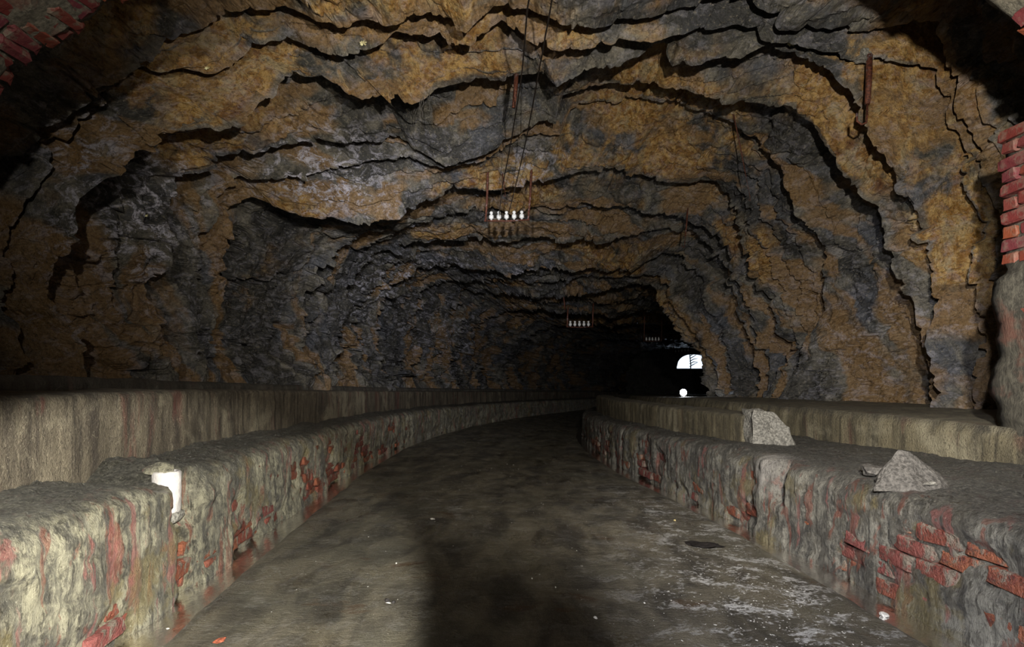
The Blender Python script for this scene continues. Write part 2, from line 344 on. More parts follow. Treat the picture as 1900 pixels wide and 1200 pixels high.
# ------------------------------------------------------------------ the rock vault: rims of the overhanging beds, near to far
# each rim: four runs of (column, row) seen from the camera station: left wall up, left roof, right roof, right wall down; then depths at the five joints
RIMS = [
 ([(-330,690),(-300,400)], [(-300,400),(-60,330),(110,222),(240,150),(330,62),(400,32),(530,14),(640,50),(740,55)], [(740,55),(790,30),(865,62),(930,12),(985,12),(1040,45),(1110,50),(1200,38),(1300,20),(1380,5),(1400,28),(1500,50),(1610,50),(1740,38)], [(1740,38),(1762,100),(1790,230),(1822,275),(1850,420),(1865,600),(1870,760)], (4.3,4.4,4.7,4.7,4.8), .34),
 ([(30,692),(10,560),(20,400)], [(20,400),(60,330),(130,240),(200,180),(263,111),(330,125),(387,135),(428,128),(465,88),(539,81),(640,101),(700,96),(745,70)], [(745,70),(800,75),(865,80),(930,40),(1000,90),(1060,85),(1150,75),(1200,95),(1300,62),(1400,60),(1470,90),(1560,100),(1660,110),(1752,120)], [(1752,120),(1770,230),(1800,290),(1812,420),(1822,560),(1815,660),(1790,750)], (4.7,4.6,5.1,4.85,4.95), .30),
 ([(158,692),(148,622),(91,521),(128,467),(151,417),(152,367)], [(152,367),(215,313),(250,284),(296,280),(337,253),(417,246),(480,180),(545,140),(600,140),(630,165),(664,188),(704,172),(731,192),(765,190),(818,165),(879,141)], [(879,141),(916,141),(967,135),(994,126),(1034,155),(1064,141),(1115,128),(1128,140),(1169,116),(1225,92),(1243,132),(1275,135),(1371,115),(1418,91),(1476,95),(1516,125),(1570,168),(1600,210)], [(1600,210),(1640,300),(1675,370),(1690,400),(1725,500),(1735,560),(1720,640),(1728,750)], (4.95,4.7,5.7,5.0,5.3), .34),
 ([(330,695),(300,600),(290,530),(318,465),(320,400),(312,320)], [(312,320),(355,317),(420,285),(500,275),(560,262),(630,269),(714,256),(755,259),(825,300),(879,286)], [(879,286),(926,269),(967,242),(1000,229),(1030,232),(1036,180),(1100,158),(1200,160),(1297,188),(1400,190),(1462,202),(1512,235),(1553,290)], [(1553,290),(1583,323),(1627,380),(1650,500),(1690,560),(1707,650),(1722,745)], (6.2,5.7,6.9,5.6,5.75), .34),
 ([(365,698),(360,600),(350,520),(372,440),(398,365)], [(398,365),(440,330),(520,330),(600,322),(690,300),(760,290),(830,312),(905,288)], [(905,288),(970,252),(1040,245),(1060,200),(1130,185),(1250,190),(1340,215),(1391,262),(1435,313),(1458,357)], [(1458,357),(1475,397),(1516,434),(1530,480),(1533,560),(1495,620),(1470,690),(1440,745)], (6.8,6.5,7.25,6.7,7.6), .16),
 ([(405,700),(395,600),(405,520),(425,450),(432,390)], [(432,390),(480,372),(545,398),(620,410),(690,414),(745,397),(781,374),(845,347),(900,340)], [(900,340),(933,343),(984,345),(1010,340),(1051,327),(1128,321),(1202,323),(1270,337),(1330,345),(1352,375)], [(1352,375),(1361,400),(1391,500),(1428,562),(1438,608),(1462,642),(1445,700),(1415,742)], (7.4,7.0,8.0,8.1,8.6), .26),
 ([(600,704),(560,640),(570,560),(600,500),(640,455)], [(640,455),(700,430),(760,418),(840,395),(900,385)], [(900,385),(960,395),(1020,380),(1100,385),(1190,395),(1260,400),(1310,420)], [(1310,420),(1345,470),(1385,560),(1415,620),(1420,690),(1408,742)], (9.6,9.2,9.2,8.9,9.0), .14),
 ([(630,704),(632,620),(645,545),(665,500),(700,465)], [(700,465),(730,460),(818,450),(866,447),(899,440),(920,450),(967,447)], [(967,447),(1017,439),(1054,447),(1115,450),(1168,437),(1230,427),(1300,440)], [(1300,440),(1334,477),(1371,568),(1398,636),(1400,742)], (11.2,10.8,10.5,9.6,9.4), .30),
 ([(720,708),(700,640),(705,580),(725,530)], [(725,530),(770,505),(830,490),(880,497),(940,505),(987,508)], [(987,508),(1058,502),(1121,498),(1175,500),(1220,478),(1260,472)], [(1260,472),(1287,495),(1304,541),(1337,609),(1358,656),(1360,740)], (14.2,13.2,12.4,10.7,10.2), .22),
 ([(775,710),(765,640),(770,580),(780,540)], [(780,540),(818,524),(866,514),(923,520),(1000,525)], [(1000,525),(1058,518),(1121,514),(1170,512),(1215,515)], [(1215,515),(1250,560),(1300,625),(1330,680),(1342,740)], (17.0,15.6,14.0,11.6,10.8), .16),
 ([(850,714),(835,650),(832,590),(840,555)], [(840,555),(866,540),(923,545),(1000,553)], [(1000,553),(1068,545),(1128,535),(1182,528),(1209,538)], [(1209,538),(1236,578),(1270,619),(1305,660),(1325,738)], (20,18,15.5,12.4,11.3), .22),
 ([(905,717),(885,660),(879,615),(899,588)], [(899,588),(933,575),(994,575),(1034,582)], [(1034,582),(1108,580),(1145,585),(1200,575),(1270,590)], [(1270,590),(1320,630),(1345,680),(1352,738)], (23.5,21,18.5,17,15.5), .25),
 ([(975,721),(960,680),(970,640),(1000,612)], [(1000,612),(1030,603),(1070,600),(1110,604)], [(1110,604),(1160,606),(1220,600),(1285,618)], [(1285,618),(1335,650),(1352,690),(1358,738)], (28,25.5,23,22,21), .25),
 ([(1060,725),(1050,690),(1060,660),(1085,638)], [(1085,638),(1110,630),(1150,628),(1185,630)], [(1185,630),(1220,628),(1260,630),(1310,640)], [(1310,640),(1345,665),(1358,700),(1362,738)], (35,33,31,30,29), .25),
 ([(1165,729),(1160,700),(1170,668),(1190,654)], [(1190,654),(1215,648),(1240,645),(1262,645)], [(1262,645),(1290,645),(1315,648),(1338,655)], [(1338,655),(1358,672),(1368,700),(1372,735)], (45,44.5,44,43.5,43), .2),
]
NU, NB = 1150, 14
def resample(pl, n):
    p = np.array(pl, float); s = np.r_[0, np.cumsum(np.hypot(*np.diff(p, axis=0).T))]
    t = np.linspace(0, s[-1], n)
    return np.c_[np.interp(t, s, p[:, 0]), np.interp(t, s, p[:, 1])]
QW = [250, 325, 325, 250]
def rim_points(r):
    runs = r[:4]; dj = r[4]; pts = []; deps = []
    for k in range(4):
        q = resample(runs[k], QW[k]+1); t = np.linspace(0, 1, QW[k]+1); t = t*t*(3-2*t); d = dj[k]*(1-t)+dj[k+1]*t
        pts.append(q if k == 3 else q[:-1]); deps.append(d if k == 3 else d[:-1])
    q = np.concatenate(pts); d = np.concatenate(deps)
    P = np.c_[(q[:, 0]-HX)/FPX*d, d, EYE+(HY-q[:, 1])/FPX*d]
    j = fbm(P*3.0, 50, 4)[:, None]*np.array([.03, .05, .03])
    P = P+j
    def foot(p, sgn):
        t = np.linspace(0, 1, NB, endpoint=False)[:, None]
        return np.array([p[0]+sgn*.15, p[1], -1.6])*(1-t)+p*t
    return np.concatenate([foot(P[0], -1), P, foot(P[-1], 1)[::-1]])
RP = [rim_points(r) for r in RIMS]
NC = RP[0].shape[0]
def axis_of(P):
    a = np.zeros_like(P); m = P[NB:-NB]
    cx = .5*(P[NB, 0]+P[-NB-1, 0]); a[:, 0] = cx; a[:, 1] = P[:, 1]; a[:, 2] = 1.1
    return a
def outward(P, t):
    d = P-axis_of(P); d[:, 1] = 0; n = np.linalg.norm(d, axis=1, keepdims=True)
    return P+d/n*t[:, None], d/n
# the start of the vault, behind the camera: a wide rough ring
ang = np.linspace(0, 1, NC)
first = outward(RP[0], np.full(NC, .55))[0]; first[:, 1] = 3.0
far_back = outward(RP[0], np.full(NC, .6))[0]; far_back[:, 1] = -5.6
rows, axes, edge, layer_rows, lay_id, vpar = [], [], [], [], [], []
ROWS = [44, 40, 76, 74, 46, 60, 50, 56, 46, 30, 30, 30, 22, 18, 14]
start = first
for v in (0, .5): rows.append(far_back*(1-v)+first*v); lay_id.append(0); vpar.append(0)
for i, R in enumerate(RP):
    nr = ROWS[i]
    ax = axis_of(R)
    for j in range(nr):
        v = j/(nr-1); v2 = v**.85
        P = start*(1-v2)+R*v2
        rows.append(P); lay_id.append(i); vpar.append(v)
    # lip: curls back up to the start of the next bed
    tt = RIMS[i][5]*(1+.55*fbm(R*np.array([.8, .3, .8]), 90+i, 3))
    tt = np.clip(tt*1.5, .10, 1.0); tt[:NB] = np.minimum(tt[:NB], .15); tt[-NB:] = np.minimum(tt[-NB:], .15)
    O, _ = outward(R, tt); O[:, 1] += .05+.16*RIMS[i][5]*(1+vn(R*1.7, 33+i))*R[:, 1]/6
    for j in (1, 2, 3, 4):
        v = j/5
        rows.append(R*(1-v)+O*v); lay_id.append(i); vpar.append(1+v)
    start = O
rows.append(start); lay_id.append(len(RP)-1); vpar.append(2.0)
last = outward(start, np.full(NC, .3))[0]; last[:, 1] = 48.5; rows.append(last); lay_id.append(len(RP)-1); vpar.append(2.0)
G = np.stack(rows); lay_id = np.array(lay_id); vpar = np.array(vpar)
# displacement
D = np.zeros_like(G)
for a in range(G.shape[0]):
    D[a] = outward(G[a], np.zeros(NC))[1]
U = np.linspace(0, 1, NC)[None, :]*np.ones((G.shape[0], 1)); V = vpar[:, None]*np.ones((1, NC))
Pw = G+np.stack([fbm(G*1.1, 1, 3), fbm(G*1.1, 11, 3), fbm(G*1.1, 21, 3)], -1)*.28
# bedding: thin beds ending in sawtooth cliffs, running round the vault and slanting down the walls
nsub = np.array([4, 2.2, 3.6, 3.4, 2.2, 2.6, 2.4, 3.0, 2.6, 2, 2, 2.4, 2, 2, 1])[lay_id][:, None]
q = V*nsub*(1+1.1*np.clip((U-.66)/.1, 0, 1))+.55*fbm(Pw*np.array([.8, .4, .8]), 5, 3)+.12*vn(Pw*5, 8)
fr = q-np.floor(q)
cell = np.floor(q)
ampn = h3(cell.astype(np.int64), (lay_id[:, None]*np.ones((1, NC))).astype(np.int64), np.zeros_like(cell, dtype=np.int64), 4)
amod = np.clip(.5+.9*vn(Pw*.9+5, 66), 0, 1.3)*(.35+ampn)
saw = np.where(fr < .9, fr/.9, (1-fr)/.1)                # rises inward, then drops
f1, e1 = facet(Pw*np.array([1.05, .75, 1.25]), 301, .8)
f2, e2 = facet(Pw*np.array([3.0, 2.2, 3.6])+3.3, 401, .8)
f3, e3 = facet(Pw*np.array([8.0, 6.0, 9.5])+1.3, 501, .8)
w1 = np.clip(1-np.clip(V, 0, 1)**6*.6, 0, 1)
wall = np.clip((np.abs(U-.5)-.22)/.08, 0, 1)
disp = -(saw-.45)*(.13+.08*wall)*amod*w1 - f1*(.11+.05*wall)*w1 - f2*(.045+.02*wall+.035*np.clip((.40-U)/.1, 0, 1)) - f3*(.014+.012*wall) + .035*fbm(G*2.6, 77, 3) + .012*fbm(G*12, 70, 3)
disp += .035*np.exp(-(e1/.035)**2)+.02*np.exp(-(e2/.04)**2)
lw = np.clip((.36-U)/.08, 0, 1); aa = G[..., 1]*.5-G[..., 2]*.87; cc = G[..., 1]*.87+G[..., 2]*.5
sv = fbm(np.stack([cc*3.4, aa*.55, G[..., 0]*.8], -1), 150, 4)
aa2 = G[..., 1]*.35+G[..., 2]*.94; cc2 = G[..., 1]*.94-G[..., 2]*.35
sv2 = fbm(np.stack([cc2*3.4+.6*G[..., 0], aa2*.6, G[..., 0]*1.2], -1), 160, 4)
rw = np.clip((U-.66)/.08, 0, 1); sv3 = fbm(np.stack([G[..., 0]*.8, G[..., 1]*3.2, G[..., 2]*2.5], -1), 170, 3)
streak = np.clip(.5+.30*(sv*lw+sv2*rw+sv3*(1-lw-rw)), 0, 1)
disp = disp+.055*(np.abs(sv)-.3)*lw+.035*(np.abs(sv2)-.3)*rw
rim_calm = np.where(V > 1, .55, 1)
sc = np.clip(G[..., 1]/9, .75, 1.6)
G2 = G+D*(disp*rim_calm*sc)[..., None]
G2[..., 1] += (.03*f2+.06*f1)*sc*np.clip(G[..., 1]/4, .2, 1)
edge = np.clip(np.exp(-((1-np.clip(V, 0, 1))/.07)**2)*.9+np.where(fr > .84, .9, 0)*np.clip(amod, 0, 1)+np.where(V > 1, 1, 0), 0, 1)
# where the bed faces are iron stained (ochre) and where pale salts bloomed: patches fixed to places on the rock
def blob(c, r, x=None):
    return np.exp(-(((G-np.array(c))/np.array(r))**2).sum(-1))
tone = .27+.42*fbm(G*.6, 91, 4)-.14*lw+.22*fbm(G*2.2, 95, 3)
tone += .55*blob(at(740,110,5.2), (2.0,1.0,.8))+.7*blob(at(1200,240,7.2), (1.3,1.3,.9))+.9*blob(at(1650,150,4.9), (.9,.9,.9))+.6*blob(at(1760,420,5), (.4,.6,.9))+.4*blob(at(1000,60,5), (1.6,.6,.4))+.6*blob(at(560,520,7.6), (.9,1.8,1.0))+.6*blob(at(1420,470,8), (.5,1.0,1.1))+.4*blob(at(1150,470,11), (2.2,1.6,.5))
tone += .5*blob(at(860,330,7.6), (1.6,.7,.6))
tone -= .8*blob(at(840,250,6.8), (1.0,.6,.45))+.9*blob(at(1545,500,6.6), (.8,1.3,1.4))+.7*blob(at(300,560,5.6), (.8,1.5,1.0))+1.0*blob(at(1590,660,6.1), (1.0,1.5,.75))+.5*blob(at(1380,690,8.8), (.5,1.5,.6))+.8*blob(at(760,600,13.5), (1.6,3,1.3))+.5*blob(at(600,300,6.5), (1.3,.8,.4))
tone -= .55*blob(at(110,560,4.9), (.8,1.2,.8))+.6*blob(at(850,640,18), (2.6,6,1.5))+.35*blob(at(230,420,5.2), (.6,1,1.1))
tone = np.clip(tone, 0, 1)
pale = .16+1.3*blob(at(620,320,6.7), (.8,.7,.30))+.65*blob(at(285,400,5.6), (.35,.8,1.0))+.55*blob(at(690,540,12.2), (.8,1.4,.9))+.6*blob(at(970,500,12), (.4,.8,.2))+.4*blob(at(1560,640,6.2), (.6,.8,.7))+.6*blob(at(990,305,7.8), (.35,.4,.2))+.5*blob(at(800,500,13), (1,1,.4))+.5*blob(at(850,620,18), (1.6,5,1.2))+.5*blob(at(180,420,4.9), (.3,.8,.9))+.35*blob(at(520,600,7.6), (.7,1.2,.7))
pale = np.clip(pale, 0, 1)
ROOF = (NB+int(250*.86), NC-NB-int(250*.86))
parents = {k: empty(k, kind='structure') for k in ('wall_left', 'ceiling', 'wall_right')}
parents['wall_left']['label'] = 'rough grey and rust streaked rock wall left of the road'
parents['ceiling']['label'] = 'overhanging beds of ochre rock roofing the tunnel'
parents['wall_right']['label'] = 'rough grey and ochre rock wall right of the road'
for nm, (c0, c1) in (('wall_left', (0, ROOF[0])), ('ceiling', ROOF), ('wall_right', (ROOF[1], NC-1))):
    for i in range(len(RP)):
        ii = np.where(lay_id == i)[0]; r0, r1 = ii[0], min(ii[-1]+1, G2.shape[0]-1)
        sl = (slice(r0, r1+1), slice(c0, c1+1))
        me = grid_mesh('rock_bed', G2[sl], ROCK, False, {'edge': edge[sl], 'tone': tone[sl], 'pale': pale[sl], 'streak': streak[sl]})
        link('rock_bed', me, parents[nm])
_pg = G2.reshape(-1, 3); _pg = _pg[_pg[:, 1] > 2.6]
_pp = np.c_[HX+_pg[:, 0]/_pg[:, 1]*FPX, HY-(_pg[:, 2]-EYE)/_pg[:, 1]*FPX]
def rock_d(px, py, default=None):
    for r in (4, 8, 16):
        m = (np.abs(_pp[:, 0]-px) < r) & (np.abs(_pp[:, 1]-py) < r)
        if m.sum() > 3: return float(np.percentile(_pg[m, 1], 15))
    return default
del f1, f2, f3, e1, e2, e3, q, fr, saw, Pw

# unseen wall added behind the camera to keep sky light out
bm = bmesh.new(); box_into(bm, (0, -5.4, 1.5), (14, .3, 8)); link('back_light_stop', bm_mesh('back_light_stop', bm, MORTAR), kind='structure')
# far end with the portal, open above a dark barrier
end = empty('wall_far', kind='structure')
E = 46.2
xl, xr, top, sill = 12.85, 15.6, 3.05, 1.95
bm = bmesh.new()
N = 28
arch = []
for k in range(N+1):
    t = k/N; x = xl+(xr-xl)*t; z = sill+.1+(top-sill-.1)*(1-abs(2*t-1)**2.6)**(1/2.0)
    arch.append((x, z))
for z0, z1, y0 in ((0, 0, E),):
    outer = [(xl-12+(xr-xl+24)*k/N, 7.5) for k in range(N+1)]
    va = [[bm.verts.new((x, y0+dy, z)) for x, z in arch] for dy in (0, .6)]; vo = [bm.verts.new((x, y0, z)) for x, z in outer]
    for k in range(N):
        bm.faces.new((va[0][k], va[0][k+1], vo[k+1], vo[k])); bm.faces.new((va[0][k], va[1][k], va[1][k+1], va[0][k+1]))
    s0, s1 = bm.verts.new((xl-12, y0, -3)), bm.verts.new((xr+12, y0, -3))
    bl, br = bm.verts.new((xl, y0, sill)), bm.verts.new((xr, y0, sill)); bl2, br2 = bm.verts.new((xl, y0+.6, sill)), bm.verts.new((xr, y0+.6, sill))
    bm.faces.new((s0, s1, br, bl)); bm.faces.new((s0, bl, va[0][0], vo[0])); bm.faces.new((s1, vo[-1], va[0][-1], br)); bm.faces.new((bl, br, br2, bl2))
link('portal_frame', bm_mesh('portal_frame', bm, ROCK), end)
xs = np.linspace(2, 34, 60); ys = np.linspace(E+.7, 90, 50); X, Y = np.meshgrid(xs, ys)
Z = 1.4+.030*(Y-E)+.35*fbm(np.stack([X*.25, Y*.25, X*0], -1), 5, 4)
link('snow_bank', grid_mesh('snow_bank', np.stack([X, Y, Z], -1), SNOW), label='white snow bank outside the far tunnel mouth', kind='structure')
for k in range(1):
    bm = bmesh.new(); rnd = random.Random(k); x0 = 15.0
    tube_into(bm, [(x0, 50, 1.2), (x0+.1, 50.05, 2.3), (x0-.05, 50, 3.6), (x0+.1, 50, 5)], [.06, .05, .04, .03])
    for b in range(7):
        z = 2.2+b*.22; s = rnd.choice((-1, 1)); tube_into(bm, [(x0, 50, z), (x0+s*.35, 50.1, z+.18), (x0+s*.7, 50.1, z+.22+rnd.uniform(-.1, .2))], [.05, .04, .015], 6)
    link('bare_tree', bm_mesh('bare_tree', bm, BARK), label='dark bare sapling on the snow outside the far tunnel mouth', cat='tree')

bm = bmesh.new(); box_into(bm, (9, 22, -1.45), (46, 60, .3)); link('under_light_stop', bm_mesh('under_light_stop', bm, MORTAR), kind='structure')  # unseen slab added to stop sky light leaking in beneath the ledges
# ------------------------------------------------------------------ road surface
ny, nx = 620, 300
yy = np.exp(np.linspace(math.log(1.2), math.log(48), ny)); yy = np.r_[np.linspace(-5.3, 1.15, 30), yy]; tx = np.linspace(-1, 1, nx)
Yg = yy[:, None]*np.ones((1, nx)); off = (HALF+.06)*tx[None, :]*np.ones((len(yy), 1))
fx, fy = side_pt(Yg, off)
edge_d = HALF-np.abs(off)
P0 = np.stack([fx, fy, fx*0], -1)
hz = .020*fbm(P0*np.array([1.6, .9, 1]), 3, 4)+.008*fbm(P0*np.array([9, 5, 1]), 13, 3)
hz = hz*np.clip(edge_d/.6, .05, 1)
hz += .040*np.clip((edge_d-.05)/.15, 0, 1)-.044+.010*np.clip(edge_d/1.2, 0, 1)
crust = np.clip(.10+1.1*np.exp(-(((fx-1.15)/.42)**2+((fy-2.6)/.8)**2))+.75*np.exp(-(((fx-1.2)/.35)**2+((fy-4.2)/1.4)**2))+.25*np.exp(-(((fx+.35)/.3)**2+((fy-4.7)/.6)**2)), 0, 1)
FZ = hz
gz = ground(fy)
road_me = grid_mesh('floor', np.stack([fx, fy, gz+FZ], -1), FLOOR, True, {'crust': crust}, flip=False)
link('floor', road_me, kind='structure', label='wet dark gritty road running between the two kerbs')
def floor_z(x, y):
    i = np.argmin((fx-x)**2+(fy-y)**2); return float((gz+FZ).reshape(-1)[i])
for sgn, lab in ((-1, 'narrow strip of still water along the foot of the kerb holding the white pipe'), (1, 'narrow strip of still water along the foot of the kerb with the cracked pale corner')):
    ys = np.r_[np.linspace(.3, 12, 120), np.linspace(12.5, 36, 50)]; o = np.linspace(HALF-.26, HALF+.05, 10)
    Yw = ys[:, None]*np.ones((1, 10)); px, py = side_pt(Yw, sgn*o[None, :]*np.ones((len(ys), 1)))
    link('puddle', grid_mesh('puddle', np.stack([px, py, ground(py)-.016], -1), WATER, True, flip=sgn > 0), label=lab, cat='puddle')

# ------------------------------------------------------------------ kerbs and low walls, swept along the road
def sweep(name, sgn, y0, y1, prof, mat, dsp=None, step=.0035, mind=1.2, parent=None, zt=None, cap=False, **k):
    """prof: (outward, height, topness) polyline, already dense; dsp(P, s, arr) adds outward/height displacement"""
    ys = [y0]
    while ys[-1] < y1: ys.append(ys[-1]+max(mind, ys[-1])*step)
    ys = np.array(ys); pr = np.array(prof)
    Yk = ys[:, None]*np.ones((1, len(pr))); o = pr[:, 0][None]*np.ones((len(ys), 1)); h = pr[:, 1][None]*np.ones((len(ys), 1)); tp = pr[:, 2][None]*np.ones((len(ys), 1))
    if zt is not None: h = h+np.clip((h-.5)/.25, 0, 1)*zt(Yk)
    x, y = side_pt(Yk, sgn*(HALF+o)); z = ground(Yk)+h
    P = np.stack([x, y, z], -1); pale = np.zeros_like(x)
    if dsp:
        do, dz, pale = dsp(P, Yk, o, h, tp)
        x, y = side_pt(Yk, sgn*(HALF+o+do)); P = np.stack([x, y, z+dz], -1)
    if cap:
        c0 = P[:1]*0+P[0].mean(0); c0[..., 2] -= .08; P = np.concatenate([c0, P]); tp = np.r_[tp[:1], tp]; pale = np.r_[pale[:1], pale]
    me = grid_mesh(name, P, mat, True, {'top': tp, 'pale': pale}, flip=sgn > 0)
    o_ = link(name, me, parent, **k)
    return o_
def poly(pts, n):
    p = np.array(pts, float); s = np.r_[0, np.cumsum(np.hypot(*np.diff(p[:, :2], axis=0).T))]; t = np.linspace(0, s[-1], n)
    return np.c_[np.interp(t, s, p[:, 0]), np.interp(t, s, p[:, 1]), np.interp(t, s, p[:, 2])]
def kerb_prof(h, width):
    pts = [(.0, -.25, 0), (.0, h-.10, 0)]
    for a in np.linspace(0, PI/2, 8): pts.append((.10-.10*math.cos(a), h-.10+.10*math.sin(a), .0+.85*math.sin(a)**2))
    pts += [(.16, h+.004, 1), (width, h+.03, 1)]
    return poly(pts, 120)
PIPE_Y, CRACK_Y = 2.96, 3.57
def kerb_disp(sgn, H):
    def f(P, Y, o, h, tp):
        st = P*np.array([1, 1, .12])
        flute = fbm(st*13, 7+sgn, 3); fine = fbm(st*40, 17+sgn, 3)
        lump = fbm(P*2.2, 27+sgn, 3); grit = fbm(P*22, 37+sgn, 3)
        d = -.0045*flute-.0035*fine-.010*lump-.0075*grit
        hol = np.clip(fbm(P*np.array([3.2, 3.2, 3.6]), 47+sgn, 3)-(.17 if sgn < 0 else .11), 0, 1)          # places where the crust fell off
        d = d-.012+.060*hol+.040*np.clip((.17-h)/.12, 0, 1)*np.clip(.55+1.5*vn(P*np.array([4, 4, 2]), 91), 0, 1)
        d += -.012*np.exp(-(h/.05)**2)
        face = 1-np.clip(tp, 0, 1)
        dz = .010*lump*tp+.006*fine*tp+.005*grit*tp+.022*vn(P*1.3, 5)*tp
        pale = np.zeros_like(Y)
        if sgn < 0:
            dy = Y-PIPE_Y
            ch = np.exp(-((dy+.02)/.075)**2)
            d += .15*ch*np.clip((h-.28)/.08, 0, 1)*face + .07*np.exp(-((dy+.05)/.045)**2)*np.clip((.36-h)/.1, 0, 1)*face
            d += -.05*np.exp(-((dy-.12)/.10)**2)*np.clip((h-.3)/.1, 0, 1)
            dz += -.07*np.exp(-((dy+.16)/.12)**2)*tp + .035*np.exp(-((dy-.10)/.12)**2)*tp
        else:
            dy = Y-CRACK_Y
            d += .16*np.exp(-((dy+.03)/.04)**2)*np.clip((h-.22)/.06, 0, 1)*face
            d += -.03*np.exp(-((dy-.14)/.12)**2)
            pale = .85*np.exp(-(np.clip(o, 0, 9)/.16)**2)*np.exp(-((dy-.15)/.13)**2)*np.clip((h-.24)/.08, 0, 1)*np.clip(1.2+fbm(P*9, 61, 3), 0, 1)
            d += .06*np.exp(-((Y-7.3)/.05)**2)*face
            d += .040*np.exp(-((Y-2.02)/.10)**2-((h-.32)/.09)**2)*face
        return d, dz, pale
    return f
LK_H, RK_H = .565, .50
sweep('kerb', -1, .5, 40, kerb_prof(LK_H, .46), KERB, kerb_disp(-1, LK_H), .0040, kind='structure', label='lime crusted brick kerb with a white pipe set into its face')
KL = C.objects['kerb']
KR = sweep('kerb', 1, .5, 40, kerb_prof(RK_H, 1.25), KERB_G, kerb_disp(1, RK_H), .0040, kind='structure', label='lime crusted brick kerb with a cracked pale corner and wide top')
def wall_prof(o0, o1, zb, zt_, drop=None, n=60, r=.03):
    pts = [(o0, zb, 0), (o0, zt_-r, 0), (o0+r*.3, zt_-r*.3, .5), (o0+r, zt_, .9), (o1, zt_+.005, 1)]
    if drop is not None: pts += [(o1, drop, .3)]
    return poly(pts, n)
def wall_disp(seed, a=1.0):
    def f(P, Y, o, h, tp):
        st = P*np.array([1, 1, .15])
        d = (-.005*fbm(st*12, seed, 3)-.010*fbm(P*2.0, seed+5, 3)-.004*fbm(P*25, seed+9, 2))*a
        dz = (.008*fbm(P*3, seed+2, 3)-.015*np.clip(fbm(P*5, seed+3, 3)-.35, 0, 1))*a
        return d*(1-tp*.6), dz, np.zeros_like(Y)
    return f
sweep('low_wall', -1, .5, 40, wall_prof(.40, .72, .45, .945, .3, 70), CONC_L, wall_disp(100), .005, kind='structure', label='stained concrete low wall standing on the ledge behind the kerb with the white pipe')
sweep('low_wall', -1, .8, 40, wall_prof(1.27, 3.2, .2, 1.035, None, 60), CONC_D, wall_disp(120), .006, kind='structure', label='dusty grey concrete ledge at the foot of the rock wall opposite the red brick pier')
rise2 = lambda Y: np.clip((Y-4.6)/8.4, 0, 1)*.13
rise3 = lambda Y: np.clip((Y-3)/5, 0, 1)*.11-.01
sweep('low_wall', 1, 4.66, 40, wall_prof(.30, .56, .42, .735, .4, 60), CONC_R, wall_disp(140), .006, zt=rise2, cap=True, kind='structure', label='short concrete low wall that breaks off at a jagged pale end')
sweep('low_wall', 1, .8, 40, wall_prof(1.08, 5.4, .42, .745, None, 70), CONC_R, wall_disp(160), .007, zt=rise3, kind='structure', label='yellowish concrete ledge in front of the red brick pier')
# left trough between the two walls
sweep('floor', -1, .5, 40, poly([(.70, .62, 1), (1.3, .62, 1)], 12), CONC_D, None, .02, kind='structure')

# ------------------------------------------------------------------ bricks
def brick_variants(L, D_, Hh, n, seed, rough=.010, mat=BRICK):
    out = []
    for k in range(n):
        rnd = random.Random(seed+k); bm = bmesh.new()
        bmesh.ops.create_cube(bm, size=1)
        bmesh.ops.bevel(bm, geom=bm.edges[:], offset=.09, segments=1, affect='EDGES')
        for v in bm.verts:
            v.co = Vector((v.co.x*L, v.co.y*D_, v.co.z*Hh))+Vector((rnd.uniform(-1, 1), rnd.uniform(-1, 1), rnd.uniform(-1, 1)))*rough
        out.append(bm_mesh('brick', bm, mat))
    return out
BV = brick_variants(.225, .11, .066, 10, 900, .009, KBRICK)
def kerb_bricks(parent, sgn, H, ymax, seed):
    rnd = random.Random(seed); n = 0
    courses = int((H-.075)/.076)
    for c in range(courses):
        y = 1.15+(.12 if c % 2 else 0)
        while y < ymax and n < 296:
            z = .012+.038+c*.076
            skip = rnd.random() < .12
            if sgn < 0 and abs(y-PIPE_Y) < .19 and c >= 3: skip = True
            if sgn > 0 and abs(y-CRACK_Y) < .17 and c >= 2: skip = True
            if not skip:
                cx, d = road(y); x, yy_ = side_pt(y, sgn*(HALF+(.058 if c < 2 else .064)+rnd.uniform(-.012, .026)))
                o = link('brick', rnd.choice(BV), parent)
                o.location = (float(x), float(yy_), float(ground(y))+z+rnd.uniform(-.006, .006))
                o.rotation_euler = (rnd.uniform(-.05, .05), rnd.uniform(-.03, .03), PI/2-math.atan(float(d))+rnd.uniform(-.05, .05)); n += 1
            y += .236
kerb_bricks(KL, -1, LK_H, 10.5, 1); kerb_bricks(KR, 1, RK_H, 11.5, 2)

# the brick lining the camera stands in: vault, its ragged end on the left and top right, and the right pier
def vault_xz(t):                # t in [-1,1] across the crown
    a = t*PI/2
    if t < 0: return 3.45*math.sin(a), 1.62+2.03*math.cos(a)
    return 2.85*math.sin(a), 1.90+1.76*math.cos(a)
def arc_table(n=400):
    t = np.linspace(-1, 1, n); p = np.array([vault_xz(x) for x in t]); s = np.r_[0, np.cumsum(np.hypot(*np.diff(p, axis=0).T))]
    return t, s
AT, AS = arc_table()
def vault_end(x):               # how far the lining reaches down the tunnel, at lateral place x
    return np.interp(x, [-3.5, -2.9, -2.1, -1, 1.5, 2.3, 2.85], [3.42, 3.42, 3.40, 3.35, 3.1, 2.98, 2.90])
lining = empty('brick_vault', kind='structure', label='red brick vault ending raggedly in front of the rock')
ts = np.linspace(-1, 1, 120); ysn = np.r_[np.linspace(-5.2, 1.4, 12), np.linspace(1.5, 1, 2)[:0], np.linspace(1.5, 3.0, 60)]
